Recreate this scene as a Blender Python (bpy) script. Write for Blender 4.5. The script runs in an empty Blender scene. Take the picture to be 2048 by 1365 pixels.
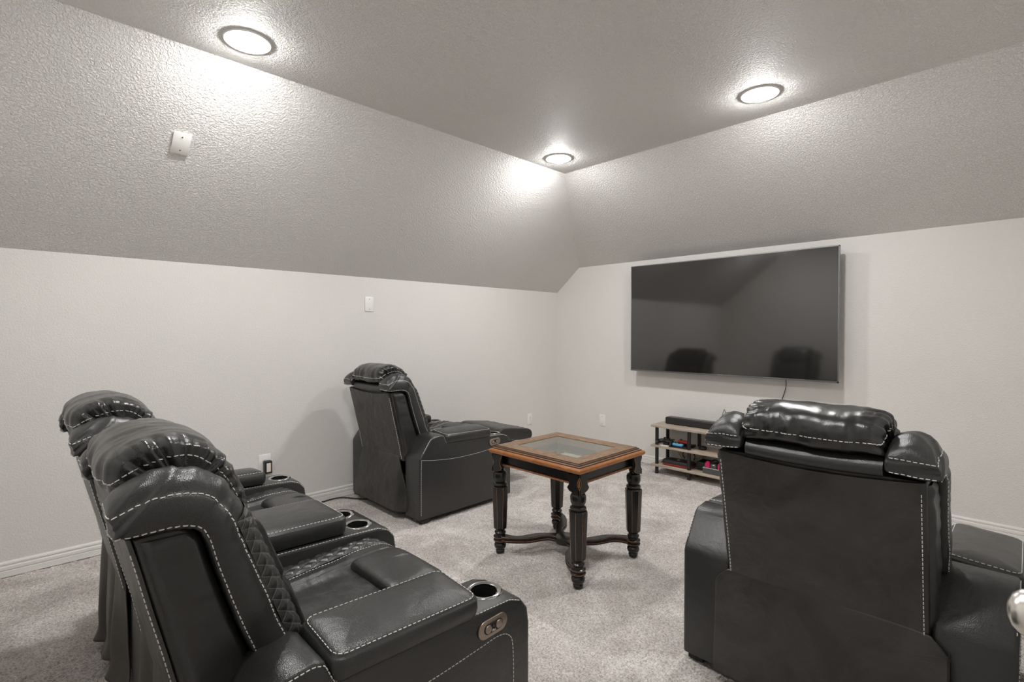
import bpy, bmesh, math, random
import numpy as np
from mathutils import Vector, Matrix, noise
from mathutils.bvhtree import BVHTree

random.seed(7)
C = bpy.context.scene.collection
SC = bpy.context.scene
PI = math.pi

# ------------------------------------------------------------------ camera, world, exposure
def setup_camera():
    yaw, pitch, roll, f = 0.7948, -0.0188, -0.0003, 1014.56
    cy, sy = math.cos(yaw), math.sin(yaw)
    fw = Vector((cy*math.cos(pitch), sy*math.cos(pitch), math.sin(pitch)))
    r = Vector((sy, -cy, 0))
    u = r.cross(fw)
    r2 = r*math.cos(roll)+u*math.sin(roll)
    u2 = -r*math.sin(roll)+u*math.cos(roll)
    cam = bpy.data.cameras.new('camera')
    cam.sensor_width = 36
    cam.lens = f/2048*36
    cam.clip_start = .01
    o = bpy.data.objects.new('camera', cam)
    m = Matrix.Identity(4)
    for i in range(3):
        m[i][0] = r2[i]; m[i][1] = u2[i]; m[i][2] = -fw[i]
    m[2][3] = 1.36
    o.matrix_world = m
    C.objects.link(o)
    SC.camera = o
setup_camera()

w = bpy.data.worlds.new('world')
SC.world = w
w.use_nodes = True
w.node_tree.nodes['Background'].inputs[0].default_value = (.75, .74, .72, 1)
w.node_tree.nodes['Background'].inputs[1].default_value = .05
SC.view_settings.view_transform = 'Standard'
SC.view_settings.look = 'None'
SC.view_settings.exposure = 0.0
SC.view_settings.gamma = 1
SC.view_settings.use_curve_mapping = False
SC.cycles.max_bounces = 14
SC.cycles.diffuse_bounces = 10
SC.cycles.glossy_bounces = 5
SC.cycles.sample_clamp_indirect = 6
LAMP_STRENGTH = 338.0       # the diffusers of the four ceiling downlights
LAMP_COLOR = (1.0, .992, .974)

# ------------------------------------------------------------------ room measures (metres)
XT = 4.651      # wall with the television
YL = 3.964      # left wall
XB = -0.27      # wall behind the camera
YR = -0.07      # right wall
KL, KR = 1.822, 2.093   # knee heights
CEIL = 2.738
SA, SB = 1.107, 1.201   # run of the two slopes
YSL = YL-SA
XSL = XT-SB

# ------------------------------------------------------------------ materials
def mat(name):
    m = bpy.data.materials.new(name)
    m.use_nodes = True
    nt = m.node_tree
    return m, nt, nt.nodes['Principled BSDF']
def node(nt, t, **kw):
    n = nt.nodes.new(t)
    for k, v in kw.items():
        if k in n.inputs.keys(): n.inputs[k].default_value = v
        else: setattr(n, k, v)
    return n
def coords(nt, kind='Object', scale=None):
    tc = node(nt, 'ShaderNodeTexCoord')
    if scale is None: return tc.outputs[kind]
    mp = node(nt, 'ShaderNodeMapping')
    mp.inputs['Scale'].default_value = scale
    nt.links.new(tc.outputs[kind], mp.inputs[0])
    return mp.outputs[0]
def bump(nt, b, height, strength, dist, prev=None):
    bp = node(nt, 'ShaderNodeBump')
    bp.inputs['Strength'].default_value = strength
    bp.inputs['Distance'].default_value = dist
    nt.links.new(height, bp.inputs['Height'])
    if prev: nt.links.new(prev, bp.inputs['Normal'])
    nt.links.new(bp.outputs[0], b.inputs['Normal'])
    return bp.outputs[0]
def ramp(nt, fac, stops):
    r = node(nt, 'ShaderNodeValToRGB')
    while len(r.color_ramp.elements) < len(stops): r.color_ramp.elements.new(.5)
    for e, (p, c) in zip(r.color_ramp.elements, stops):
        e.position = p
        e.color = (c[0], c[1], c[2], 1)
    nt.links.new(fac, r.inputs[0])
    return r.outputs[0]
def plain(name, col, rough=.5, metal=0, spec=.5, emit=None, noise_amt=.0, nscale=40):
    m, nt, b = mat(name)
    b.inputs['Base Color'].default_value = (*col, 1)
    b.inputs['Roughness'].default_value = rough
    b.inputs['Metallic'].default_value = metal
    b.inputs['Specular IOR Level'].default_value = spec
    if emit:
        b.inputs['Emission Color'].default_value = (*emit[0], 1)
        b.inputs['Emission Strength'].default_value = emit[1]
    if noise_amt:
        n = node(nt, 'ShaderNodeTexNoise', Scale=nscale, Detail=4)
        nt.links.new(coords(nt), n.inputs[0])
        c0 = tuple(c*(1-noise_amt) for c in col); c1 = tuple(min(1, c*(1+noise_amt)) for c in col)
        nt.links.new(ramp(nt, n.outputs[0], [(.3, c0), (.7, c1)]), b.inputs['Base Color'])
    return m

def wall_mat(name, col, strength, dist=.004, scale=55):
    m, nt, b = mat(name)
    b.inputs['Roughness'].default_value = .62
    b.inputs['Specular IOR Level'].default_value = .3
    co = coords(nt)
    n1 = node(nt, 'ShaderNodeTexNoise', Scale=scale, Detail=3.0, Roughness=.55, Distortion=.6)
    nt.links.new(co, n1.inputs[0])
    r = ramp(nt, n1.outputs[0], [(.40, (0, 0, 0)), (.62, (1, 1, 1))])
    bump(nt, b, r, strength, dist)
    n2 = node(nt, 'ShaderNodeTexNoise', Scale=1.3, Detail=3)
    nt.links.new(co, n2.inputs[0])
    c0 = tuple(c*.975 for c in col); c1 = tuple(c*1.02 for c in col)
    nt.links.new(ramp(nt, n2.outputs[0], [(.3, c0), (.7, c1)]), b.inputs['Base Color'])
    return m
WALL = wall_mat('painted_orange_peel_wall', (.745, .728, .704), .45, .0024, 115)
SLOPE = wall_mat('painted_textured_slope', (.745, .728, .704), 1.0, .0038, 94)
CEILM = wall_mat('painted_textured_ceiling', (.745, .728, .704), 1.0, .0038, 94)
TRIM = plain('white_trim_paint', (.80, .79, .765), .35)
PLATE = plain('white_plate_plastic', (.83, .82, .79), .32)
DARKSLOT = plain('dark_slot', (.03, .03, .03), .6)

def carpet_mat():
    m, nt, b = mat('greige_carpet')
    b.inputs['Roughness'].default_value = 1
    b.inputs['Specular IOR Level'].default_value = .05
    co = coords(nt)
    n1 = node(nt, 'ShaderNodeTexNoise', Scale=120, Detail=4, Roughness=.75)
    n2 = node(nt, 'ShaderNodeTexNoise', Scale=2.6, Detail=5, Roughness=.6, Distortion=1.2)
    n3 = node(nt, 'ShaderNodeTexNoise', Scale=45, Detail=3, Roughness=.6)
    for n in (n1, n2, n3): nt.links.new(co, n.inputs[0])
    a = ramp(nt, n1.outputs[0], [(.34, (.36, .320, .297)), (.50, (.68, .635, .607)), (.64, (.90, .86, .835))])
    l = ramp(nt, n2.outputs[0], [(.38, (.80, .785, .775)), (.62, (1.07, 1.07, 1.07))])
    mx = node(nt, 'ShaderNodeMix', data_type='RGBA', blend_type='MULTIPLY')
    mx.inputs[0].default_value = 1
    nt.links.new(a, mx.inputs[6]); nt.links.new(l, mx.inputs[7])
    nt.links.new(mx.outputs[2], b.inputs['Base Color'])
    p = bump(nt, b, n3.outputs[0], .8, .014)
    bump(nt, b, n1.outputs[0], .9, .006, p)
    return m
CARPET = carpet_mat()

def leather(name, col, rough, spec, grain=.25, wr=.35, gscale=420):
    m, nt, b = mat(name)
    b.inputs['Base Color'].default_value = (*col, 1)
    b.inputs['Specular IOR Level'].default_value = spec
    co = coords(nt)
    v = node(nt, 'ShaderNodeTexVoronoi', Scale=gscale)
    n = node(nt, 'ShaderNodeTexNoise', Scale=9, Detail=4, Roughness=.55, Distortion=.4)
    nr = node(nt, 'ShaderNodeTexNoise', Scale=14, Detail=3)
    for q in (v, n, nr): nt.links.new(co, q.inputs[0])
    p = bump(nt, b, n.outputs[0], wr, .02)
    bump(nt, b, v.outputs['Distance'], grain, .0015, p)
    mr = node(nt, 'ShaderNodeMapRange')
    mr.inputs['To Min'].default_value = rough-.07; mr.inputs['To Max'].default_value = rough+.08
    nt.links.new(nr.outputs[0], mr.inputs[0])
    nt.links.new(mr.outputs[0], b.inputs['Roughness'])
    return m
LEATHER = leather('black_leather', (.021, .0209, .0210), .32, .68, .25, .22)
LEATHER_SMOOTH = leather('black_leather_headrest', (.015, .015, .0152), .25, .75, .18, .22)
VINYL = leather('charcoal_vinyl_back', (.024, .0225, .0212), .34, .62, .12, .5, 600)
def sheen_blotch(m, lo, hi, sc):
    nt = m.node_tree; b = nt.nodes['Principled BSDF']
    n = node(nt, 'ShaderNodeTexNoise', Scale=sc, Detail=5, Roughness=.6, Distortion=.8)
    nt.links.new(coords(nt), n.inputs[0])
    nt.links.new(ramp(nt, n.outputs[0], [(.38, lo), (.64, hi)]), b.inputs['Base Color'])
sheen_blotch(VINYL, (.017, .0155, .0145), (.036, .034, .032), 4.5)  # blotchy reflections on the vinyl, put into its base colour as lighter patches
SKIRTM = leather('brown_black_fabric_skirt', (.058, .052, .045), .45, .6, .2, .2, 700)
THREAD = plain('white_thread', (.72, .71, .68), .7, noise_amt=.06)
BASEM = plain('black_base_board', (.015, .014, .013), .7, noise_amt=.2)

def quilt_mat():
    m, nt, b = mat('quilted_black_leather')
    b.inputs['Roughness'].default_value = .38
    b.inputs['Specular IOR Level'].default_value = .7
    uv = node(nt, 'ShaderNodeUVMap')
    sp = node(nt, 'ShaderNodeSeparateXYZ')
    nt.links.new(uv.outputs[0], sp.inputs[0])
    outs = []
    for op in ('ADD', 'SUBTRACT'):
        a = node(nt, 'ShaderNodeMath', operation=op)
        nt.links.new(sp.outputs[0], a.inputs[0]); nt.links.new(sp.outputs[1], a.inputs[1])
        fr = node(nt, 'ShaderNodeMath', operation='FRACT')
        nt.links.new(a.outputs[0], fr.inputs[0])
        s = node(nt, 'ShaderNodeMath', operation='SUBTRACT'); s.inputs[1].default_value = .5
        nt.links.new(fr.outputs[0], s.inputs[0])
        ab = node(nt, 'ShaderNodeMath', operation='ABSOLUTE')
        nt.links.new(s.outputs[0], ab.inputs[0])
        outs.append(ab.outputs[0])
    mx = node(nt, 'ShaderNodeMath', operation='MAXIMUM')
    nt.links.new(outs[0], mx.inputs[0]); nt.links.new(outs[1], mx.inputs[1])
    nt.links.new(ramp(nt, mx.outputs[0], [(.462, (.021, .021, .0205)), (.486, (.16, .155, .15))]), b.inputs['Base Color'])
    return m
QUILT = quilt_mat()

CHROME = plain('chrome', (.50, .495, .485), .14, 1)
BRONZE = plain('brushed_bronze', (.36, .29, .24), .38, .85, noise_amt=.12, nscale=120)
SATIN = plain('satin_nickel', (.74, .71, .67), .27, 1)
BLACKP = plain('black_plastic', (.012, .012, .012), .4)
BLACKG = plain('black_gloss', (.006, .006, .006), .12)
DARKMETAL = plain('dark_steel', (.05, .05, .052), .4, .8)

def wood(name, cols, scale=(3, 26, 26), rough=.42, wear=None):
    m, nt, b = mat(name)
    b.inputs['Roughness'].default_value = rough
    co = coords(nt, 'Object', scale)
    n = node(nt, 'ShaderNodeTexNoise', Scale=1.6, Detail=7, Roughness=.65, Distortion=1.4)
    nt.links.new(co, n.inputs[0])
    nt.links.new(ramp(nt, n.outputs[0], cols), b.inputs['Base Color'])
    bump(nt, b, n.outputs[0], .15, .003)
    return m
OAKTOP = wood('weathered_oak_top', [(.30, (.075, .036, .016)), (.48, (.175, .098, .052)), (.68, (.29, .195, .122))], (9, 26, 26), .40)
OAKTOP2 = wood('weathered_oak_top_cross', [(.30, (.075, .036, .016)), (.48, (.175, .098, .052)), (.68, (.29, .195, .122))], (26, 9, 26), .40)
OAKDARK = plain('dark_oak_groove', (.075, .030, .012), .4, noise_amt=.3, nscale=30)
OAKEDGE = wood('orange_oak_edge', [(.25, (.16, .055, .015)), (.5, (.33, .125, .034)), (.75, (.43, .185, .06))], (9, 9, 40), .33)
STANDWOOD = wood('grey_oak_shelf', [(.3, (.27, .215, .165)), (.5, (.42, .35, .285)), (.72, (.53, .455, .385))], (20, 3, 20), .5)
def distressed():
    m, nt, b = mat('distressed_black_paint')
    b.inputs['Roughness'].default_value = .33
    b.inputs['Specular IOR Level'].default_value = .6
    g = node(nt, 'ShaderNodeNewGeometry')
    n = node(nt, 'ShaderNodeTexNoise', Scale=24, Detail=4)
    nt.links.new(coords(nt), n.inputs[0])
    ad = node(nt, 'ShaderNodeMath', operation='MULTIPLY_ADD')
    nt.links.new(n.outputs[0], ad.inputs[0]); ad.inputs[1].default_value = .10
    nt.links.new(g.outputs['Pointiness'], ad.inputs[2])
    nt.links.new(ramp(nt, ad.outputs[0], [(.590, (.016, .014, .012)), (.625, (.26, .115, .05))]), b.inputs['Base Color'])
    return m
BLACKWOOD = distressed()
BLACKFLAT = plain('black_painted_wood', (.010, .0088, .0078), .27, noise_amt=.25, nscale=16)
WORNEDGE = plain('worn_brown_edge', (.30, .13, .055), .45, noise_amt=.3, nscale=60)

def glass_mat():
    m, nt, b = mat('green_tinted_glass')
    b.inputs['Base Color'].default_value = (.86, .95, .91, 1)
    b.inputs['Roughness'].default_value = .0
    b.inputs['Transmission Weight'].default_value = 1
    b.inputs['IOR'].default_value = 1.75
    return m
GLASS = glass_mat()
GLASSEDGE = plain('green_glass_bevel', (.16, .24, .20), .1)
LENS = plain('lit_diffuser', (.9, .9, .9), .5, emit=(LAMP_COLOR, LAMP_STRENGTH))
SCREEN = plain('black_tv_screen', (.010, .0088, .0080), .07, spec=.5)
SCREEN.node_tree.nodes['Principled BSDF'].inputs['IOR'].default_value = 2.05
TVBEZEL = plain('dark_silver_bezel', (.24, .245, .245), .3, .9)

# ------------------------------------------------------------------ mesh helpers
def new_mesh(name, vs, fs, m=None, smooth=True, sharp=None, uvs=None):
    me = bpy.data.meshes.new(name)
    me.from_pydata([tuple(v) for v in vs], [], fs)
    if uvs:
        l = me.uv_layers.new(name='UVMap')
        for p in me.polygons:
            for li, vi in zip(p.loop_indices, p.vertices): l.data[li].uv = uvs[vi]
    me.validate()
    bm = bmesh.new(); bm.from_mesh(me)
    bmesh.ops.recalc_face_normals(bm, faces=bm.faces)
    bm.to_mesh(me); bm.free()
    return finish(me, m, smooth, sharp)
def finish(me, m, smooth=True, sharp=None):
    if m: me.materials.append(m)
    if smooth:
        me.polygons.foreach_set('use_smooth', [True]*len(me.polygons))
        if sharp: me.set_sharp_from_angle(angle=math.radians(sharp))
    me.update()
    return me
def bm_mesh(name, bm, m=None, smooth=True, sharp=None):
    bmesh.ops.recalc_face_normals(bm, faces=bm.faces)
    me = bpy.data.meshes.new(name)
    bm.to_mesh(me); bm.free()
    return finish(me, m, smooth, sharp)
def baked(me, *mods):
    """returns a copy of the mesh with modifiers applied"""
    o = bpy.data.objects.new('tmp', me)
    C.objects.link(o)
    for typ, kw in mods:
        md = o.modifiers.new(typ, typ)
        for k, v in kw.items(): setattr(md, k, v)
    dg = bpy.context.evaluated_depsgraph_get()
    dg.update()
    out = bpy.data.meshes.new_from_object(o.evaluated_get(dg))
    bpy.data.objects.remove(o)
    out.name = me.name
    return out
def subd(me, n=2): return baked(me, ('SUBSURF', dict(levels=n, render_levels=n)))

def displace(me, fn):
    n = len(me.vertices)
    nor = [v.normal.copy() for v in me.vertices]
    for v, nn in zip(me.vertices, nor):
        d = fn(v.co, nn)
        if isinstance(d, Vector): v.co += d
        else: v.co += nn*d
    me.update()
    return me

def loft(rings, cap=True):
    n = len(rings[0]); vs = [p for r in rings for p in r]; fs = []
    for i in range(len(rings)-1):
        for j in range(n):
            k = (j+1) % n
            fs.append((i*n+j, i*n+k, (i+1)*n+k, (i+1)*n+j))
    if cap:
        fs.append(tuple(range(n-1, -1, -1)))
        b = (len(rings)-1)*n
        fs.append(tuple(range(b, b+n)))
    return vs, fs
def grid(nu, nv, fn):
    vs = []; fs = []; uvs = []
    for i in range(nu+1):
        for j in range(nv+1):
            p = fn(i/nu, j/nv)
            if len(p) == 5: uvs.append((p[3], p[4])); p = p[:3]
            vs.append(p)
    for i in range(nu):
        for j in range(nv):
            a = i*(nv+1)+j
            fs.append((a, a+1, a+nv+2, a+nv+1))
    return vs, fs, uvs or None
def add_box(bm, x0, x1, y0, y1, z0, z1, bev=0, seg=2):
    r = bmesh.ops.create_cube(bm, size=1)
    vs = r['verts']
    for v in vs:
        v.co = Vector(((x0+x1)/2+v.co.x*(x1-x0), (y0+y1)/2+v.co.y*(y1-y0), (z0+z1)/2+v.co.z*(z1-z0)))
    if bev:
        es = list({e for v in vs for e in v.link_edges})
        bmesh.ops.bevel(bm, geom=es, offset=bev, segments=seg, profile=.5, affect='EDGES')
def box(name, x0, x1, y0, y1, z0, z1, m, bev=0, seg=2):
    bm = bmesh.new(); add_box(bm, x0, x1, y0, y1, z0, z1, bev, seg)
    return bm_mesh(name, bm, m, True, 40)
def add_prism(bm, pts, axis, a, b, bev=0, seg=3):
    """pts 2D polygon; axis 'y': pts are (x,z); 'x': (y,z); 'z': (x,y)"""
    def P(p, t):
        return {'y': (p[0], t, p[1]), 'x': (t, p[0], p[1]), 'z': (p[0], p[1], t)}[axis]
    A = [bm.verts.new(P(p, a)) for p in pts]; B = [bm.verts.new(P(p, b)) for p in pts]
    n = len(pts)
    fs = [bm.faces.new(A), bm.faces.new(B[::-1])]
    for i in range(n):
        j = (i+1) % n
        fs.append(bm.faces.new((A[i], B[i], B[j], A[j])))
    bmesh.ops.recalc_face_normals(bm, faces=fs)
    if bev:
        es = [e for f in fs[:2] for e in f.edges]
        bmesh.ops.bevel(bm, geom=list(set(es)), offset=bev, segments=seg, profile=.5, affect='EDGES')
def prism(name, pts, axis, a, b, m, bev=0, seg=3, sharp=40):
    bm = bmesh.new(); add_prism(bm, pts, axis, a, b, bev, seg)
    return bm_mesh(name, bm, m, True, sharp)
def add_lathe(bm, prof, n=24, cx=0, cy=0, z0=0, phase=0):
    rings = [[bm.verts.new((cx+r*math.cos(2*PI*k/n+phase), cy+r*math.sin(2*PI*k/n+phase), z0+z)) for k in range(n)] for r, z in prof]
    for a, b in zip(rings, rings[1:]):
        for k in range(n):
            bm.faces.new((a[k], a[(k+1) % n], b[(k+1) % n], b[k]))
    bm.faces.new(rings[0][::-1]); bm.faces.new(rings[-1])
def lathe(name, prof, m, n=24, sharp=50):
    bm = bmesh.new(); add_lathe(bm, prof, n)
    return bm_mesh(name, bm, m, True, sharp)
def tube(name, pts, r, m, n=8):
    pts = [Vector(p) for p in pts]
    rings = []
    up = Vector((0, 0, 1))
    for i, p in enumerate(pts):
        t = (pts[min(i+1, len(pts)-1)]-pts[max(i-1, 0)]).normalized()
        a = t.cross(up)
        if a.length < 1e-3: a = t.cross(Vector((1, 0, 0)))
        a.normalize(); b = a.cross(t)
        rings.append([p+a*r*math.cos(2*PI*k/n)+b*r*math.sin(2*PI*k/n) for k in range(n)])
    vs, fs = loft(rings)
    return new_mesh(name, vs, fs, m)
def smooth_path(pts, n=8):
    """Catmull-Rom through points"""
    P = [Vector(p) for p in pts]
    out = []
    for i in range(len(P)-1):
        p0 = P[max(i-1, 0)]; p1 = P[i]; p2 = P[i+1]; p3 = P[min(i+2, len(P)-1)]
        for k in range(n):
            t = k/n
            out.append(.5*((2*p1)+(p2-p0)*t+(2*p0-5*p1+4*p2-p3)*t*t+(3*p1-p0-3*p2+p3)*t**3))
    out.append(P[-1])
    return out
def resample(pts, step):
    out = [pts[0].copy()]; acc = 0
    for a, b in zip(pts, pts[1:]):
        L = (b-a).length
        if L < 1e-9: continue
        d = step-acc
        while d <= L:
            out.append(a+(b-a)*(d/L)); d += step
        acc = L-(d-step)
    return out

# ------------------------------------------------------------------ object helpers
def link(name, me, parent=None, loc=None, kind=None, label=None):
    o = bpy.data.objects.new(name, me)
    C.objects.link(o)
    if parent: o.parent = parent
    if loc: o.location = loc
    if kind: o['kind'] = kind
    if label: o['label'] = label
    return o
def thing(name, label, cat, loc=(0, 0, 0), rz=0, group=None):
    o = bpy.data.objects.new(name, None); C.objects.link(o)
    o.empty_display_size = .1
    o.location = loc; o.rotation_euler = (0, 0, rz)
    o['label'] = label; o['category'] = cat
    if group: o['group'] = group
    return o
def tag(o, label, cat, group=None):
    o['label'] = label; o['category'] = cat
    if group: o['group'] = group
    return o
def struct(name, me, parent=None):
    return link(name, me, parent, kind='structure')
CACHE = {}
def cached(key, fn):
    if key not in CACHE: CACHE[key] = fn()
    return CACHE[key]

def stitches(name, paths, target=None, step=.0145, ln=.0105, wd=.0023, lift=.0006, m=None):
    """dashes along polylines, laid onto the target mesh"""
    tree = None
    if target is not None:
        bm = bmesh.new(); bm.from_mesh(target)
        tree = BVHTree.FromBMesh(bm); 
    vs = []; fs = []
    for path in paths:
        pts = resample([Vector(p) for p in path], step)
        for a, b in zip(pts, pts[1:]):
            t = (b-a)
            if t.length < 1e-6: continue
            t.normalize()
            c = (a+b)/2
            nrm = Vector((0, 0, 1))
            if tree:
                hit, nn, _, d = tree.find_nearest(c)
                if hit is None: continue
                c = hit; nrm = nn
                t = (t-nrm*t.dot(nrm))
                if t.length < 1e-4: continue
                t.normalize()
            s = nrm.cross(t)
            c = c+nrm*lift
            base = len(vs)
            for dz in (-.0012, .0010):
                k = 1 if dz < 0 else .75
                for sx, sy in ((-1, -1), (1, -1), (1, 1), (-1, 1)):
                    vs.append(c+t*(sx*ln/2*k)+s*(sy*wd/2*k)+nrm*dz)
            q = base
            fs += [(q+4, q+5, q+6, q+7), (q, q+1, q+5, q+4), (q+1, q+2, q+6, q+5), (q+2, q+3, q+7, q+6), (q+3, q, q+4, q+7)]
    if tree: bm.free()
    return new_mesh(name, vs, fs, m or THREAD, False)

# ------------------------------------------------------------------ the room
def quad_obj(name, pts, m):
    return struct(name, new_mesh(name, pts, [tuple(range(len(pts)))], m, False))
AX, AY = .74, -1.05     # recess beside the camera: its corner in x, its far side in y

def make_floor():
    step = .011
    x0, x1, y0, y1 = XB, XT, YR, YL
    nx = int((x1-x0)/step); ny = int((y1-y0)/step)
    xs = np.linspace(x0, x1, nx); ys = np.linspace(y0, y1, ny)
    X, Y = np.meshgrid(xs, ys, indexing='ij')
    rng = np.random.default_rng(3)
    Z = rng.normal(0, .0022, X.shape)
    def low(n, amp):
        g = rng.normal(0, 1, (n, n))
        ix = np.linspace(0, n-1.001, nx); iy = np.linspace(0, n-1.001, ny)
        i0 = ix.astype(int); j0 = iy.astype(int); fx = (ix-i0)[:, None]; fy = (iy-j0)[None, :]
        fx = fx*fx*(3-2*fx); fy = fy*fy*(3-2*fy)
        return amp*((g[i0][:, j0]*(1-fx)+g[i0+1][:, j0]*fx)*(1-fy)+(g[i0][:, j0+1]*(1-fx)+g[i0+1][:, j0+1]*fx)*fy)
    Z += low(40, .0012)+low(120, .0012)
    Z = np.clip(Z, -.006, .006)-.004
    Z[0, :] = Z[-1, :] = Z[:, 0] = Z[:, -1] = -.004
    V = np.stack([X, Y, Z], -1).reshape(-1, 3)
    idx = np.arange(nx*ny).reshape(nx, ny)
    F = np.stack([idx[:-1, :-1], idx[1:, :-1], idx[1:, 1:], idx[:-1, 1:]], -1).reshape(-1, 4)
    me = bpy.data.meshes.new('floor')
    me.vertices.add(len(V)); me.vertices.foreach_set('co', V.ravel())
    me.loops.add(F.size); me.loops.foreach_set('vertex_index', F.ravel().astype(np.int32))
    me.polygons.add(len(F)); me.polygons.foreach_set('loop_start', np.arange(0, F.size, 4, dtype=np.int32))
    me.update(calc_edges=True); me.validate()
    me.materials.append(CARPET)
    me.polygons.foreach_set('use_smooth', np.ones(len(F), bool))
    fl = struct('floor', me)
    quad_obj('floor_entry', [(XB, AY, -.004), (AX, AY, -.004), (AX, YR, -.004), (XB, YR, -.004)], CARPET).parent = fl
make_floor()
# left wall, the wall with the television (its outline follows the slopes), walls behind
quad_obj('wall_left', [(XB, YL, 0), (XT, YL, 0), (XT, YL, KL), (XB, YL, KL)], WALL)
yk = YL-SA*(KR-KL)/(CEIL-KL)
quad_obj('wall_front', [(XT, YL, 0), (XT, YR, 0), (XT, YR, KR), (XT, yk, KR), (XT, YL, KL)], WALL)
quad_obj('wall_left_slope', [(XB, YL, KL), (XT, YL, KL), (XT, yk, KR), (XSL, YSL, CEIL), (XB, YSL, CEIL)], SLOPE)
quad_obj('wall_front_slope', [(XT, yk, KR), (XT, YR, KR), (XSL, YR, CEIL), (XSL, YSL, CEIL)], SLOPE)
quad_obj('ceiling', [(XB, YSL, CEIL), (XSL, YSL, CEIL), (XSL, YR, CEIL), (AX, YR, CEIL), (AX, AY, CEIL), (XB, AY, CEIL)], CEILM)
quad_obj('wall_back', [(XB, YL, 0), (XB, YL, KL), (XB, YSL, CEIL), (XB, AY, CEIL), (XB, AY, 0)], WALL)
quad_obj('wall_right', [(AX, YR, 0), (XT, YR, 0), (XT, YR, KR), (XSL, YR, CEIL), (AX, YR, CEIL)], WALL)
quad_obj('wall_entry', [(AX, YR, 0), (AX, YR, CEIL), (AX, AY, CEIL), (AX, AY, 0)], WALL)
quad_obj('wall_entry_side', [(AX, AY, 0), (AX, AY, CEIL), (XB, AY, CEIL), (XB, AY, 0)], WALL)

# baseboards: moulded section swept along each wall, mitred butt ends
BBP = [(0, 0), (.017, 0), (.017, .031), (.016, .033), (.0095, .034), (.0095, .0375), (.015, .039), (.0145, .055), (.012, .0585), (.0065, .060), (.0065, .0635), (.011, .066), (.0115, .074), (.008, .081), (.004, .083), (0, .083)]
def baseboard(name, a, b, inward):
    a = Vector(a); b = Vector(b); n = Vector(inward)
    L = (b-a).length; cuts = [0, L]
    if L > 3: cuts = [0, .88, L] if name == 'baseboard_left' else [0, L]
    root = None
    for c0, c1 in zip(cuts, cuts[1:]):
        d = (b-a)/L
        rings = [[a+d*t+n*p[0]+Vector((0, 0, p[1])) for p in BBP] for t in (c0+.0006, c1-.0006)]
        vs, fs = loft(rings)
        me = new_mesh(name, vs, fs, TRIM, False)
        if root is None: root = struct(name, me)
        else: link('board', me, root)
baseboard('baseboard_left', (XB, YL, 0), (XT, YL, 0), (0, -1, 0))
baseboard('baseboard_front', (XT, YL-.015, 0), (XT, YR, 0), (-1, 0, 0))
baseboard('baseboard_back', (XB, YL-.015, 0), (XB, AY, 0), (1, 0, 0))
baseboard('baseboard_right', (1.74, YR, 0), (XT-.015, YR, 0), (0, 1, 0))

# door in the right wall: only its knob reaches into the photograph
def make_door():
    bm = bmesh.new()
    add_box(bm, .885, 1.645, YR-.012, YR+.012, .012, 2.03, .002, 1)
    d = struct('door_1', bm_mesh('door_1', bm, TRIM, True, 40))
    for (z0, z1) in ((.18, .86), (1.08, 1.9)):
        for (x0, x1) in ((.985, 1.235), (1.295, 1.545)):
            bm = bmesh.new(); add_box(bm, x0, x1, YR+.011, YR+.017, z0, z1, .004, 2)
            link('panel', bm_mesh('panel', bm, TRIM, True, 40), d)
    bm = bmesh.new()
    for (x0, x1, z0, z1) in ((.81, .878, 0, 2.105), (1.652, 1.72, 0, 2.105), (.81, 1.72, 2.037, 2.105)):
        add_box(bm, x0, x1, YR, YR+.018, z0, z1, .004, 2)
    struct('trim_1', bm_mesh('trim_1', bm, TRIM, True, 40))
    # egg knob: axis along +y
    prof = [(.030, 0), (.031, .004), (.028, .007), (.013, .010), (.012, .028), (.018, .034), (.026, .042), (.031, .053), (.0325, .064), (.030, .076), (.023, .086), (.012, .092), (.003, .0935)]
    me = lathe('door_knob', prof, SATIN, 40, 70)
    for v in me.vertices:
        x, y, z = v.co
        v.co = (x*.86, z, y*1.18)
    me.flip_normals() if False else None
    k = link('door_knob', me, d, (.955, YR+.012, .986))
    k.rotation_euler = (0, math.radians(22), 0); k.scale = (.80, .80, .80)
make_door()

# ------------------------------------------------------------------ ceiling downlights
def downlight(x, y, label):
    t = thing('recessed_light', label, 'ceiling light', (x, y, CEIL), 0, 'recessed ceiling downlights')
    ring = cached('dl_ring', lambda: lathe_open('trim_ring', [(.0775, -.0010), (.0795, -.0022), (.090, -.0042), (.098, -.0060), (.101, -.0062), (.1035, -.0045), (.1042, 0.0)], TRIM, 48))
    lens = cached('dl_lens', lambda: lathe('diffuser', [(.078, -.001), (.0775, -.0070), (.071, -.0130), (.058, -.0190), (.042, -.0232), (.022, -.0258), (.002, -.0265)], LENS, 32, 80))
    link('trim_ring', ring, t); link('diffuser', lens, t)
def lathe_open(name, prof, m, n=32):
    rings = [[(r*math.cos(2*PI*k/n), r*math.sin(2*PI*k/n), z) for k in range(n)] for r, z in prof]
    vs, fs = loft(rings, False)
    return new_mesh(name, vs, fs, m, True, 50)
downlight(.81, 2.617, 'lit round white downlight in the ceiling, largest in view, above the left slope')
downlight(3.108, 1.112, 'lit round white downlight in the ceiling at right, above the television wall')
downlight(3.110, 2.640, 'small lit round white downlight in the far ceiling corner where the slopes meet')
downlight(.81, 1.112, 'lit round white downlight in the ceiling overhead, just outside the picture')

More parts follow.
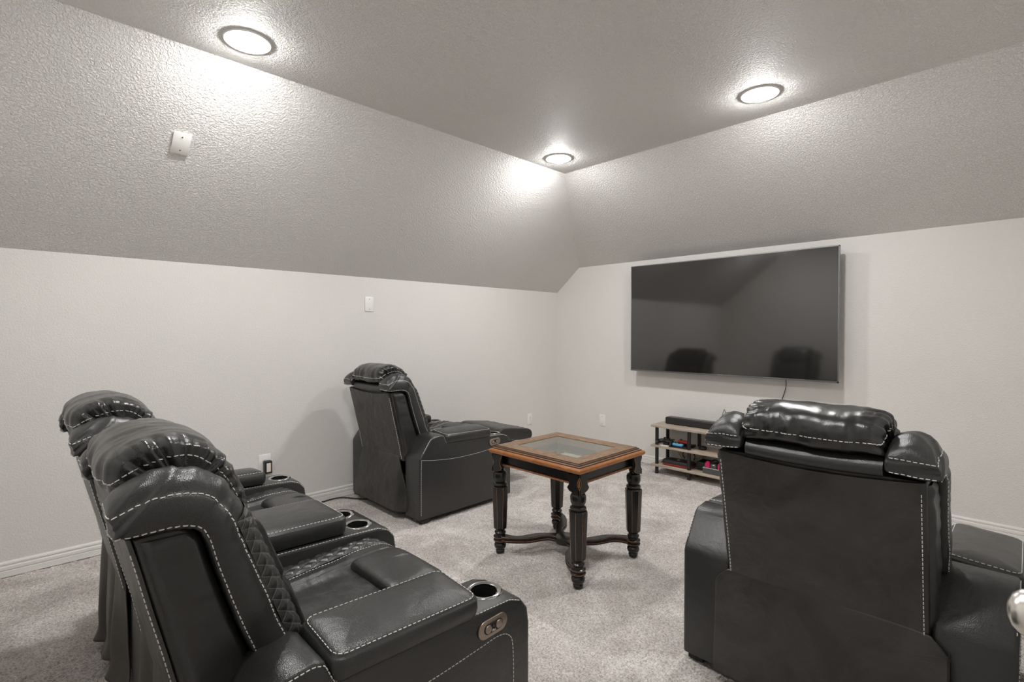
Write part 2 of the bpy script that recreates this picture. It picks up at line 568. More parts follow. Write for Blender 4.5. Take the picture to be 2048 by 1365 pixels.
# ------------------------------------------------------------------ wall plates
def wall_plate(label, loc, rot, kind='blank', name='wall_plate', w=.081, h=.126):
    t = thing(name, label, 'wall plate' if kind == 'blank' else 'outlet', loc)
    t.rotation_euler = rot          # plate lies in local xz, facing local -y
    link('cover', cached(('plate', w, h), lambda: box('cover', -w/2, w/2, -.0075, 0, -h/2, h/2, PLATE, .0035, 2)), t)
    if kind == 'blank':
        for s in (-1, 1):
            link('screw', cached('screw', lambda: lathe_y('screw', .0032, .0015, DARKSLOT)), t, (0, -.0074, s*.042))
    else:
        for s in (-1, 1):
            r = link('socket', cached('socket', lambda: box('socket', -.017, .017, -.0095, -.006, -.014, .014, PLATE, .0018, 2)), t, (0, 0, s*.0195))
            for q in (-1, 1):
                link('slot', cached('slot', lambda: box('slot', -.0012, .0012, -.0100, -.009, -.0045, .0045, DARKSLOT)), r, (q*.0065, 0, .002))
        link('screw', cached('screw', lambda: lathe_y('screw', .0032, .0015, DARKSLOT)), t, (0, -.0074, 0))
    return t
def lathe_y(name, r, d, m):
    me = lathe(name, [(r, 0), (r, d)], m, 12)
    for v in me.vertices:
        x, y, z = v.co; v.co = (x, -z, y)
    me.flip_normals()
    return me
wall_plate('white blank wall plate on the left sloped wall, below the large downlight', (.667, 3.27, 2.394), (math.atan2(SA, CEIL-KL), 0, 0), w=.085, h=.138)
wall_plate('white blank wall plate high on the flat left wall, above the far recliner', (2.174, YL, 1.594), (0, 0, 0))
wall_plate('white duplex outlet low on left wall, beside the far room corner', (4.168, YL, .366), (0, 0, 0), 'outlet', 'wall_outlet', .078, .124)
wall_plate('white blank wall plate low on the television wall, between corner and shelf', (XT, 3.305, .374), (0, 0, -PI/2))
wall_plate('white outlet behind the loveseat with a black adapter plugged in', (1.315, YL, .385), (0, 0, 0), 'outlet', 'wall_outlet', .085, .126)
def adapter():
    t = thing('power_adapter', 'black power adapter with pale label plugged into the left wall outlet', 'adapter', (1.325, YL-.0102, .366))
    link('housing', box('housing', -.026, .026, -.045, 0, -.055, .038, BLACKP, .005, 2), t)
    link('label_sticker', box('label_sticker', -.014, .014, -.0458, -.0448, -.040, .024, plain('sticker_white', (.75, .73, .70), .5)), t)
    link('label_stripe', box('label_stripe', .0145, .018, -.0458, -.0448, -.040, .024, plain('sticker_red', (.5, .10, .05), .5)), t)
adapter()

# ------------------------------------------------------------------ recliners
# local frame of a seat: x forward from the rear of the arms, y to the sitter's left, z up
ARMW = .190
SEATW = .607
ARMP = [(0, .032), (0, .455), (.008, .474), (.020, .490), (.092, .592), (.118, .608), (.188, .616), (.212, .604), (.236, .550), (.70, .537), (.80, .532), (.850, .513), (.878, .478), (.886, .43), (.886, .032)]
def bored(me, holes, z0=.45):
    """cut cup wells"""
    obs = []
    o = bpy.data.objects.new('tmp', me); C.objects.link(o)
    for (x, y, r) in holes:
        c = bpy.data.objects.new('cut', lathe('cut', [(r*.9, z0), (r, .60)], None, 40)); C.objects.link(c)
        c.location = (x, y, 0)
        md = o.modifiers.new('b', 'BOOLEAN'); md.object = c; md.operation = 'DIFFERENCE'; md.solver = 'EXACT'
        obs.append(c)
    dg = bpy.context.evaluated_depsgraph_get(); dg.update()
    out = bpy.data.meshes.new_from_object(o.evaluated_get(dg))
    for q in obs+[o]: bpy.data.objects.remove(q)
    out.name = me.name
    out.polygons.foreach_set('use_smooth', [True]*len(out.polygons))
    out.set_sharp_from_angle(angle=math.radians(42))
    return out
def body_mesh(wd, cups):
    bm = bmesh.new()
    add_prism(bm, ARMP, 'y', -wd/2, wd/2, .013, 3)
    me = bm_mesh('armrest', bm, LEATHER, True, 42)
    return bored(me, cups)
def pad_mesh(x0, x1, wd, z0=.548, z1=.612, r=.03):
    def fn(u, v):
        pass
    bm = bmesh.new()
    # rounded-rectangle plan lofted up with a puffed crown
    def plan(inset, z, rr, n=6):
        pts = []
        xa, xb, ya, yb = x0+inset, x1-inset, -wd/2+inset, wd/2-inset
        for (cx, cy, a0) in ((xb-rr, yb-rr, 0), (xa+rr, yb-rr, PI/2), (xa+rr, ya+rr, PI), (xb-rr, ya+rr, 1.5*PI)):
            for k in range(n+1):
                a = a0+PI/2*k/n
                pts.append((cx+rr*math.cos(a), cy+rr*math.sin(a), z))
        return pts
    rings = [plan(.006, z0, r-.004), plan(0, z0+.008, r), plan(-.003, z0+.030, r), plan(-.001, z1-.013, r), plan(.002, z1-.008, r), plan(.004, z1-.0075, r), plan(.006, z1-.003, r-.002), plan(.014, z1+.002, r-.006), plan(.030, z1+.007, r-.012), plan(.055, z1+.011, .008), plan(wd/2-.012, z1+.013, .004)]
    vs, fs = loft(rings)
    me = new_mesh('arm_pad', vs, fs, LEATHER, True, 60)
    seam = [Vector(p) for p in plan(.0085, z1, r-.003)]; seam.append(seam[0].copy())
    st = stitches('stitching', [seam], me)
    seam_low = [Vector(p) for p in plan(-.001, z1-.020, r)]; seam_low.append(seam_low[0].copy())
    return me, st
def cup_mesh(r=.043):
    prof_out = [(r+.016, .0), (r+.0155, .003), (r+.009, .006), (r+.004, .0045), (r-.001, .002), (r-.002, -.03), (r-.004, -.0)]
    rings = [[(q*math.cos(2*PI*k/40), q*math.sin(2*PI*k/40), z) for k in range(40)] for q, z in prof_out[:6]]
    vs, fs = loft(rings, False)
    return new_mesh('cup_holder', vs, fs, CHROME, True, 60)
def cup_well(r=.0405):
    prof = [(r, -.002), (r-.002, -.06), (r-.004, -.0945), (.002, -.0945)]
    rings = [[(q*math.cos(2*PI*k/40), q*math.sin(2*PI*k/40), z) for k in range(40)] for q, z in prof]
    vs, fs = loft(rings, False)
    return new_mesh('cup_liner', vs, fs, BLACKP, True, 50)
def stadium(cx, cz, hw, r, n=10):
    pts = []
    for s, a0 in ((1, -PI/2), (-1, PI/2)):
        for k in range(n+1):
            a = a0+PI*k/n
            pts.append((cx+s*(hw-r)+r*math.cos(a), cz+r*math.sin(a)))
    return pts
def control_panel(parent, x, yface, z, s):
    """stadium plate on the arm's outer face; s is the outward y sign"""
    bm = bmesh.new()
    a, b = (yface, yface+s*.006)
    add_prism(bm, stadium(0, 0, .058, .027), 'y', min(a, b), max(a, b), .0025, 2)
    p = link('control_panel', bm_mesh('control_panel', bm, BRONZE, True, 40), parent, (x, 0, z), label='bronze control plate with two round buttons')
    p.rotation_euler = (0, math.radians(-2), 0)
    a, b = yface+s*.0055, yface+s*.007
    bm = bmesh.new(); add_prism(bm, stadium(0, 0, .037, .0155), 'y', min(a, b), max(a, b))
    link('button_recess', bm_mesh('button_recess', bm, BLACKP, True, 40), p)
    for q in (-1, 1):
        a, b = yface+s*.006, yface+s*.010
        bm = bmesh.new(); add_prism(bm, [(q*.021+.0125*math.cos(2*PI*k/20), .0125*math.sin(2*PI*k/20)) for k in range(20)], 'y', min(a, b), max(a, b), .002, 2)
        link('button', bm_mesh('button', bm, BRONZE, True, 40), p)
    a, b = yface+s*.0062, yface+s*.0085
    bm = bmesh.new(); add_box(bm, -.0075, .0075, min(a, b), max(a, b), -.013, -.006)
    link('charging_port', bm_mesh('charging_port', bm, CHROME), p)
    bm = bmesh.new(); add_box(bm, -.0055, .0055, min(a, b), max(a, b)+0, .000, .009)
    link('power_light', bm_mesh('power_light', bm, BLACKG), p)

def arm(parent, yc, s, panel=False, pad_x=(.226, .670)):
    """s: outward y sign"""
    me = cached('arm_body', lambda: body_mesh(ARMW, [(.772, 0, .044)]))
    o = link('armrest', me, parent, (0, yc, 0))
    pm, st = cached('arm_pad', lambda: pad_mesh(pad_x[0], pad_x[1], ARMW+.014))
    for nm, q, kd in (('arm_pad', pm, None), ('pad_stitching', st, 'stuff')):
        po = link(nm, q, o, kind=kd)
        pv = Vector((.25, 0, .57))
        po.matrix_local = Matrix.Translation(pv+Vector((0, 0, .003))) @ Matrix.Rotation(math.radians(1.9), 4, 'Y') @ Matrix.Rotation(-s*math.radians(4.5), 4, 'X') @ Matrix.Translation(-pv)
    link('cup_holder', cached('cup', cup_mesh), o, (.772, 0, .5325)); link('cup_liner', cached('cupw', cup_well), o, (.772, 0, .5325))
    def side():
        h = ARMW/2+.0005
        low = smooth_path([(0.012, s*h, .458), (.12, s*h, .440), (.30, s*h, .424), (.50, s*h, .424), (.66, s*h, .434), (.745, s*h, .440), (.79, s*h, .425), (.808, s*h, .38), (.812, s*h, .20), (.815, s*h, .045)])
        k = h-.006
        top = [(.03, s*k, .500), (.088, s*k, .583), (.118, s*k, .598), (.186, s*k, .606), (.21, s*k, .596), (.232, s*k, .547), (.5, s*k, .540), (.70, s*k, .533), (.80, s*k, .528), (.847, s*k, .508)]
        rear = [(.014, s*k, .455), (.012, s*k, .06)]
        inn = [(.245, -s*k, .546), (.70, -s*k, .533), (.80, -s*k, .528), (.845, -s*k, .508), (.874, -s*k, .473), (.88, -s*k, .40)]
        return stitches('stitching', [low, top, rear, inn], me, .0130, .0098)
    link('stitching', cached(('arm_st', s), side), o, kind='stuff')
    return o

# ---- backrest
BO = [(-.160, .985), (-.158, 1.015), (-.120, 1.048), (-.045, 1.062), (.032, 1.046), (.086, .990), (.122, .905), (.168, .785), (.210, .672), (.254, .550), (.286, .44)]
BI = [(-.152, .962), (-.149, .937), (-.105, .934), (-.045, .936), (-.004, .924), (.014, .896), (.028, .838), (.054, .750), (.088, .650), (.130, .530), (.160, .44)]
YO, YI = .335, .205
RING = [(.0, .08), (.02, .0), (.28, -.045), (.52, -.01), (.60, .035), (.66, .10), (.84, .17), (.96, .34), (1.0, .52), (.98, .72), (.88, .92), (.62, 1.0), (.25, 1.0), (.0, .95)]
def bolster_pt(i, n, wv, s):
    """i fractional station, n across the band, wv across the width"""
    i = max(0, min(len(BO)-1.0001, i)); k = int(i); f = i-k
    ox = BO[k][0]*(1-f)+BO[k+1][0]*f; oz = BO[k][1]*(1-f)+BO[k+1][1]*f
    ix = BI[k][0]*(1-f)+BI[k+1][0]*f; iz = BI[k][1]*(1-f)+BI[k+1][1]*f
    return Vector((ix+(ox-ix)*n, s*(YO-(YO-YI)*wv), iz+(oz-iz)*n))
def bolster_mesh(s):
    rings = []
    m = len(BO)
    for i in range(m):
        rings.append([bolster_pt(i, n, wv, s) for n, wv in RING])
    # round the rear end off
    c = sum(rings[0], Vector())/len(RING)
    rings[0] = [c+(p-c)*Vector((1, 1, 1)).length/1.7320508*.96 for p in rings[0]]
    vs, fs = loft(rings)
    me = new_mesh('bolster', vs, fs, LEATHER)
    me = subd(me, 3)
    def wr(co, n):
        sarc = co.x-co.z
        up = max(0, min(1, (co.z-.80)/.12))
        g = noise.noise(Vector((sarc*60, co.y*9*s, 3)))*.0052+noise.noise(Vector((sarc*22, co.y*12, 9)))*.006
        lowm = 1-up
        g2 = noise.noise(Vector((sarc*14, co.y*6, 1.5)))*.003
        return g*up+g2*lowm
    displace(me, wr)
    return me
def bolster_stitch(s, me):
    seam1 = smooth_path([bolster_pt(i, .615, .03, s) for i in (1.0, 1.6, 2, 3, 4, 5, 6, 7, 8, 9, 9.9)], 6)
    seam2 = smooth_path([bolster_pt(i, .06, -.02, s) for i in (1.0, 1.6, 2, 3, 4, 5, 6, 7, 8, 9, 9.9)], 6)
    r1 = [Vector((-.165, s*(YO-(YO-YI)*q), .990)) for q in (.04, .3, .6, .96)]
    r2 = [Vector((-.160, s*(YO-(YO-YI)*q), .944)) for q in (.04, .3, .6, .96)]
    return stitches('stitching', [seam1, seam2, r1, r2], me)
def tri(x):
    x = x-math.floor(x)
    return abs(x-.5)*2       # 1 at seams, 0 mid-cell
def quilt_h(u, v):
    a = max(tri(u+v), tri(u-v))
    return (1-a**3)
def bolster_quilt(s):
    """quilted strip over the front face of the bolster"""
    def fn(u, v):
        i = 5.55+u*(9.95-5.55)
        idx = 5.0+v*5.6
        k = int(idx); f = idx-k
        n = RING[k][0]*(1-f)+RING[k+1][0]*f; wv = RING[k][1]*(1-f)+RING[k+1][1]*f
        p = bolster_pt(i, n, wv, s)
        c = bolster_pt(i, .45, .55, s)
        d = (p-c).normalized()
        U = u*15.0; V = v*3.4
        edge = min(1, min(v, 1-v)*9, u*25)
        h = .0015+.0055*quilt_h(U, V)*edge
        p = p+d*(h+.001)
        return (p.x, p.y, p.z, U, V)
    vs, fs, uv = grid(110, 34, fn)
    return new_mesh('quilted_panel', vs, fs, QUILT, True, None, uv)
def headrest_mesh():
    prof = [(-.128, .985), (-.146, .992), (-.152, 1.018), (-.156, 1.045), (-.145, 1.082), (-.108, 1.108), (-.05, 1.120), (.010, 1.117), (.062, 1.092), (.102, 1.045), (.136, .975), (.158, .905), (.160, .872), (.140, .858), (.06, .865), (-.02, .92), (-.09, .975)]
    cen = Vector((.0, 0, .965))
    # side gusset profile is smaller: puffed crown above a side seam
    stations = [(-.206, .80), (-.203, .86), (-.192, .905), (-.178, .935), (-.150, .972), (-.10, .993), (-.04, 1.0)]
    stations = stations+[(-y, k) for y, k in stations[::-1]]
    rings = []
    for y, k in stations:
        rings.append([Vector((cen.x+(x-cen.x)*k, y, cen.z+(z-cen.z)*(k if z > cen.z else 1))) for x, z in prof])
    vs, fs = loft(rings)
    me = new_mesh('headrest', vs, fs, LEATHER_SMOOTH)
    me = subd(me, 3)
    def wr(co, n):
        # gathers running away from the rear seam and the side seams
        ang = math.atan2(co.z-.965, co.x)
        rear = max(0, 1-abs(co.z-1.045)/.055)*(1 if co.x < -.05 else 0)
        side = max(0, 1-(.206-abs(co.y))/.085)*(1 if co.z > .93 else 0)
        a = noise.noise(Vector((co.y*26, 3.1, co.z*3)))
        a = math.copysign(abs(a)**.8, a)
        b = noise.noise(Vector((ang*7.5, 7.7, abs(co.y)*5)))
        big = noise.noise(Vector((co.y*11, ang*1.2, 2)))*.006+noise.noise(Vector((co.y*30, ang*2.2, 6)))*.0028
        return big+a*.011*rear+b*.0125*side
    displace(me, wr)
    return me
def headrest_stitch(me):
    rear = smooth_path([(-.160, y, 1.0185) for y in (-.192, -.12, 0, .12, .192)], 8)
    paths = [rear]
    for s in (-1, 1):
        pts = [(-.158, .192, 1.015), (-.130, .203, 1.030), (-.09, .206, 1.052), (-.03, .207, 1.068), (.02, .207, 1.062), (.062, .206, 1.03), (.095, .205, .985), (.12, .204, .93)]
        paths.append(smooth_path([(x, s*y, z) for x, y, z in pts], 8))
    return stitches('stitching', paths, me)
def core_mesh():
    rear = [(-.006, .420), (-.031, .55), (-.075, .74), (-.118, .925)]
    fr = [(-.045, .934), (-.008, .922), (.010, .894), (.024, .838), (.050, .750), (.084, .650), (.126, .530), (.156, .44), (.156, .42)]
    bm = bmesh.new()
    add_prism(bm, rear+fr, 'y', -.303, .303, .014, 3)
    return bm_mesh('back_core', bm, VINYL, True, 42)
def gusset_mesh(s):
    """soft side panel between the back panel seam and the bolster"""
    def fn(u, v):
        # u from top to bottom, v rear to front
        z0 = .915-u*(.915-.44)
        rx = np.interp(z0, [.42, .55, .74, .925], [-.004, -.029, -.073, -.116])+.012
        fx = np.interp(z0, [.44, .53, .65, .75, .838, .898, .93], [.154, .124, .082, .048, .022, .006, -.02])+.002
        x = rx+(fx-rx)*v
        e = max(0, min(1, min(v, 1-v)*6))*max(0, min(1, min(u+.02, 1-u)*16))
        e = math.sin(e*PI/2)
        y = .303+.017*e+noise.noise(Vector((x*9, z0*16, 4)))*.004*e+noise.noise(Vector((x*7, z0*30, 1)))*.009*e*max(0, (z0-.66)/.24)
        return (x, s*y, z0)
    vs, fs, _ = grid(60, 24, fn)
    return new_mesh('side_panel', vs, fs, LEATHER)
def back_panel_mesh():
    def fn(u, v):
        y = -.300+.600*v
        z = .430+u*(.905-.430)
        top = .905+.020*(abs(y)/.3)**2
        z = .430+u*(top-.430)
        x = np.interp(z, [.42, .55, .74, .925], [-.009, -.034, -.078, -.121])
        b = .004*math.sin(PI*u)*math.cos(y*5.2)+noise.noise(Vector((y*5, z*6, 2)))*.0025
        ed = max(0, 1-(.300-abs(y))/.012)
        return (x-.006-b+.008*ed**2, y, z)
    vs, fs, _ = grid(40, 60, fn)
    return new_mesh('back_panel', vs, fs, VINYL)
def back_panel_stitch(me):
    paths = []
    for s in (-1, 1):
        pts = []
        for z in np.linspace(.435, .90, 14):
            x = float(np.interp(z, [.42, .55, .74, .925], [-.009, -.034, -.078, -.121]))
            pts.append((x-.02, s*.290, z))
        paths.append(pts)
    return stitches('stitching', paths, me)
def roll_mesh():
    prof = []
    for k in range(16):
        a = 2*PI*k/16
        prof.append((-.088+.046*math.cos(a), .948+.034*math.sin(a)))
    rings = [[Vector((x, y, z-.006*(1-(y/.2)**2))) for x, z in prof] for y in np.linspace(-.200, .200, 13)]
    vs, fs = loft(rings)
    return new_mesh('neck_roll', vs, fs, LEATHER, True, 60)
def cushion_mesh():
    """front of the backrest between the bolsters"""
    cen = [(.155, .885), (.178, .86), (.205, .79), (.245, .69), (.285, .59), (.315, .50), (.320, .45)]
    back = [(.18, .45), (.10, .60), (.04, .80), (.05, .885)]
    prof = cen+back
    rings = []
    for y, k in ((-.207, .90), (-.20, .95), (-.17, .99), (-.06, 1), (.06, 1), (.17, .99), (.20, .95), (.207, .90)):
        rings.append([Vector((.10+(x-.10)*k, y, z)) for x, z in prof])
    vs, fs = loft(rings)
    me = subd(new_mesh('back_cushion', vs, fs, LEATHER), 2)
    def wr(co, n):
        if co.x < .12: return 0
        return -.014*max(0, 1-abs(co.z-.69)/.012)+noise.noise(Vector((co.y*20, co.z*8, 5)))*.003
    displace(me, wr)
    return me

def skirt_mesh(style):
    """rear flap hanging from the back panel between the arms"""
    if style == 'flat':
        def fn(u, v):
            hw = .305+.045*min(1, u*7)
            y = -hw+2*hw*v
            z = .452-.004*abs(v-.5)-u*(.452-.035)
            if u < .09: z -= max(0, (abs(v-.5)-.42))*.10*(1-u/.09)
            x = -.016-.012*u-.006*math.sin(u*5+v*4)*u+noise.noise(Vector((y*6, z*3, 8)))*.006*u
            return (x, y, z)
    elif style == 'bulge':
        def fn(u, v):
            hw = .258+.086*min(1, u*1.2)
            y = -hw+2*hw*v
            z = .455-u*(.455-.055)+.05*max(0, (v-.55))*u*0
            x = -.018-.035*math.sin(min(1, u*1.1)*PI*.55)+.09*max(0, (.16-v)/.16)**2*u
            x += noise.noise(Vector((y*4, z*4, 3)))*.006
            return (x, y, z)
    else:
        def fn(u, v):
            hw = .295+.035*u
            y = -hw+2*hw*v
            wav = math.sin(v*19+.6)*.6+math.sin(v*33+2)*.25+.5*noise.noise(Vector((v*6, u*1.5, 4)))
            z = .52-u*(.52-.055)+.02*u*math.sin(v*5)
            x = -.018-.004*math.sin(u*PI*.5)+wav*.026*min(1, .15+u*1.1)
            curl = max(0, u-.84)/.16
            x -= curl**2*.022
            return (x, y, z)
    vs, fs, _ = grid(40, 90, fn)
    me = new_mesh('rear_skirt', vs, fs, SKIRTM if style == 'draped' else VINYL)
    return baked(me, ('SOLIDIFY', dict(thickness=.007 if style != 'draped' else .003, offset=0)))

def backrest(parent, yc, skirt, tilt=0):
    o = link('backrest', cached('core', core_mesh), parent, (0, yc, 0))
    link('back_panel', cached('bpan', back_panel_mesh), o)
    link('back_panel_stitching', cached('bpan_st', lambda: back_panel_stitch(CACHE['bpan'])), o, kind='stuff')
    link('neck_roll', cached('roll', roll_mesh), o)
    link('back_cushion', cached('bcush', cushion_mesh), o)
    for s in (-1, 1):
        me = cached(('bol', s), lambda: bolster_mesh(s))
        link('side_bolster', me, o)
        link('bolster_stitching', cached(('bol_st', s), lambda: bolster_stitch(s, me)), o, kind='stuff')
        link('quilted_panel', cached(('bol_q', s), lambda: bolster_quilt(s)), o)
        link('side_panel', cached(('gus', s), lambda: gusset_mesh(s)), o)
    h = cached('head', headrest_mesh)
    link('headrest', h, o)
    link('headrest_stitching', cached('head_st', lambda: headrest_stitch(h)), o, kind='stuff')
    link('rear_skirt', cached(('skirt', skirt), lambda: skirt_mesh(skirt)), parent, (0, yc, 0))
    return o

# ---- seat
def seat_base_z(x, y):
    z = .478+.016*math.cos(max(-1, min(1, y/.30))*PI/2)*.4
    z += .028*max(0, min(1, (x-.22)/.45))
    fr = max(0, (x-.715)/.135)
    z -= .075*fr**2.6
    return z
def seam_y(x):      # boundary between smooth band and quilted strip
    t = max(0, min(1, (x-.22)/.62))
    return .196+.028*math.sin(t*PI*.5)
def seat_mesh():
    def fn(u, v):
        x = .20+u*.655; y = -.300+.600*v
        a = abs(y); z = seat_base_z(x, y); sy = seam_y(x)
        def groove(d, wdt, dep): return -dep*math.exp(-(d/wdt)**2)
        z += groove(a-sy, .006, .008)
        if a > sy: z -= .006
        inn = .152
        mask = 1/(1+math.exp((a-inn)/.006))
        step = 1/(1+math.exp((x-.588)/.006))
        z -= .022*mask
        z += groove(a-inn, .006, .005)
        # bulging lip of the front pad
        z += 0
        if a < sy: z += noise.noise(Vector((x*10, y*22, 1)))*.003+noise.noise(Vector((x*38, y*14, 6)))*.0014
        if u >= 1: z -= .03
        return (x, y, z)
    vs, fs, _ = grid(110, 100, fn)
    # close the front down to the footrest
    n = 101; base = 110*n
    lo = len(vs)
    for j in range(n):
        x, y, z = vs[base+j]; vs.append((.848, y, .30))
    for j in range(n-1): fs.append((base+j, base+j+1, lo+j+1, lo+j))
    return new_mesh('seat_cushion', vs, fs, LEATHER, True, 70)
def seat_quilt(s):
    def fn(u, v):
        x = .205+u*.635
        sy = seam_y(x)+.006; y = sy+(.302-sy)*v
        U = x*15.5; V = (y-.2)*19
        e = min(1, v*9+.0, (1-u)*22)
        z = seat_base_z(x, y)-.004+.0075*quilt_h(U, V)*e
        return (x, s*y, z, U, V)
    vs, fs, uv = grid(120, 26, fn)
    return new_mesh('quilted_panel', vs, fs, QUILT, True, None, uv)
def front_pad_mesh():
    """raised pad across the front of the seat"""
    def fn(u, v):
        a = 2*PI*u
        return None
    rings = []
    xa, xb, hw = .588, .846, .151
    for (ins, dz) in ((.0, -.030), (-.001, -.012), (.003, -.002), (.010, .0045), (.022, .0085), (.045, .011), (.075, .0115), (.11, .0115)):
        ring = []
        x0, x1, y1 = xa+ins, xb-ins*.6, hw-ins
        r = max(.004, .022-ins*.15)
        for cx, cy, a0 in ((x1-r, y1-r, 0), (x0+r, y1-r, PI/2), (x0+r, -y1+r, PI), (x1-r, -y1+r, 1.5*PI)):
            nxt = 6
            for k in range(nxt+1):
                a = a0+PI/2*k/nxt
                x = cx+r*math.cos(a); y = cy+r*math.sin(a)
                ring.append(Vector((x, y, seat_base_z(x, y)+dz)))
        # denser sides
        dense = []
        for i, p in enumerate(ring):
            q = ring[(i+1) % len(ring)]
            dense.append(p)
            if (q-p).length > .05:
                for k in range(1, 8):
                    t = p.lerp(q, k/8); t.z = seat_base_z(t.x, t.y)+dz; dense.append(t)
        rings.append(dense)
    vs, fs = loft(rings)
    return new_mesh('front_pad', vs, fs, LEATHER, True, 70)
def seat_stitch(me):
    paths = []
    for s in (-1, 1):
        paths.append([(x, s*(seam_y(x)-.010), seat_base_z(x, .2)+.004) for x in np.linspace(.22, .83, 30)])
    return stitches('stitching', paths, me, .012, .0085, .0022)
def front_mesh():
    bm = bmesh.new()
    add_box(bm, .79, .862, -.298, .298, .085, .405, .022, 4)
    return bm_mesh('footrest', bm, LEATHER, True, 50)
def seat(parent, yc, footrest='closed'):
    me = cached('seat', seat_mesh)
    o = link('seat_cushion', me, parent, (0, yc, 0))
    for s in (-1, 1): link('quilted_panel', cached(('sq', s), lambda: seat_quilt(s)), o)
    link('front_pad', cached('fpad', front_pad_mesh), o)
    link('seat_stitching', cached('seat_st', lambda: seat_stitch(me)), o, kind='stuff')
    if footrest == 'closed':
        link('footrest', cached('front', front_mesh), parent, (0, yc, 0))
    return o
def base(parent, y0, y1):
    link('base_frame', box('base_frame', .03, .80, y0+.03, y1-.03, .012, .30, BASEM, .004, 1), parent)
    for x in (.052, .79):
        for y in (y0+.045, y1-.045):
            link('foot', cached('foot', lambda: box('foot', -.032, .045, -.032, .032, 0, .060, BASEM, .004, 1)), parent, (x, y, 0))

def recliner(label, loc, skirt='flat', footrest='closed', panel_side=-1):
    t = thing('recliner', label, 'recliner', loc, 0, None)
    hw = SEATW/2+ARMW
    base(t, -hw, hw)
    for s in (-1, 1): arm(t, s*(SEATW/2+ARMW/2), s)
    control_panel(t, .706, panel_side*hw, .487, panel_side)
    so = seat(t, 0, footrest); backrest(t, 0, skirt)
    if footrest == 'open':
        so.location = (.10, 0, -.018); so.rotation_euler = (0, math.radians(-4), 0)
    return t
recB = recliner('black leather recliner against the left wall with its footrest raised', (2.005, 3.454, 0), 'bulge', 'open')
recC = recliner('black leather recliner in the right foreground with its flat back towards the viewer', (1.972, .500, 0), 'flat')
link('rear_zip', box('rear_zip', -.0275, -.0255, -.3485, -.3465, .04, .42, BLACKP), recC)

# raised footrest of the far recliner
def open_footrest(t):
    def pad(name, a, b, hw, th, seed):
        a = Vector(a); b = Vector(b); d = (b-a).normalized(); n = Vector((-d.z, 0, d.x))
        L = (b-a).length
        prof = []
        for (q, h) in ((0, -.5), (.02, .2), (.08, .48), (.3, .56), (.55, .55), (.80, .58), (.92, .50), (.985, .20), (1.0, -.18), (.96, -.5), (.7, -.55), (.3, -.55)):
            prof.append(a+d*(L*q)+n*(th*h))
        rings = []
        for y, k in ((-hw, .72), (-hw+.008, .9), (-hw+.03, .98), (-hw*.4, 1.0), (hw*.4, 1.0), (hw-.03, .98), (hw-.008, .9), (hw, .72)):
            c = sum(prof, Vector())/len(prof)
            rings.append([Vector((c.x+(p.x-c.x)*(.94+.06*k), y, c.z+(p.z-c.z)*k)) for p in prof])
        vs, fs = loft(rings)
        me = subd(new_mesh(name, vs, fs, LEATHER), 3)
        def wr(co, nn):
            q = (Vector((co.x, 0, co.z))-Vector((a.x, 0, a.z))).dot(d)/L
            tip = max(0, 1-abs(q-.88)/.16)
            return noise.noise(Vector((co.y*30, q*4, seed)))*.009*tip+noise.noise(Vector((co.x*9, co.y*9, seed+4)))*.003
        displace(me, wr)
        return me
    f = link('footrest', pad('footrest', (.945, 0, .480), (1.372, 0, .415), .285, .105, 3), t)
    for s in (-1, 1):
        for (p, q) in (((.78, .22), (1.10, .41)), ((.92, .36), (1.22, .38)), ((.80, .38), (1.05, .28))):
            link('linkage_bar', tube('linkage_bar', [(p[0], s*.20, p[1]), (q[0], s*.20, q[1])], .011, DARKMETAL, 8), f)
    link('front_panel', box('front_panel', .74, .80, -.298, .298, .09, .42, BASEM, .01, 2), t)
open_footrest(recB)

# ---- loveseat with console
def loveseat():
    W2 = .5*(2*ARMW+2*SEATW+.340)
    t = thing('loveseat', 'black leather reclining loveseat with centre console and white stitching, left foreground', 'sofa', (.285, 2.078, 0))
    base(t, -W2, W2)
    for s in (-1, 1): arm(t, s*(W2-ARMW/2), s)
    control_panel(t, .722, -W2, .482, -1)
    CW = .340
    cb = cached('console_body', lambda: body_mesh(CW, [(.752, -.079, .044), (.752, .079, .044)]))
    c = link('console', cb, t)
    pm, st = cached('console_pad', lambda: pad_mesh(.235, .655, CW-.030, .548, .622, .035))
    for nm, q, kd in (('console_pad', pm, None), ('pad_stitching', st, 'stuff')):
        po = link(nm, q, c, (.0, 0, .0105), kind=kd); po.rotation_euler = (0, math.radians(1.7), 0)
    for s in (-1, 1):
        link('cup_holder', cached('cup', cup_mesh), c, (.752, s*.079, .5335)); link('cup_liner', cached('cupw', cup_well), c, (.752, s*.079, .5335))
    def cst():
        k = CW/2-.006
        return stitches('stitching', [[(.245, s*k, .546), (.70, s*k, .533), (.80, s*k, .528), (.845, s*k, .508), (.874, s*k, .473), (.88, s*k, .40)] for s in (-1, 1)], cb, .013, .0098)
    link('stitching', cst(), c, kind='stuff')
    for s in (-1, 1):
        y = s*(CW/2+SEATW/2)
        seat(t, y); backrest(t, y, 'draped')
    return t
loveseat()

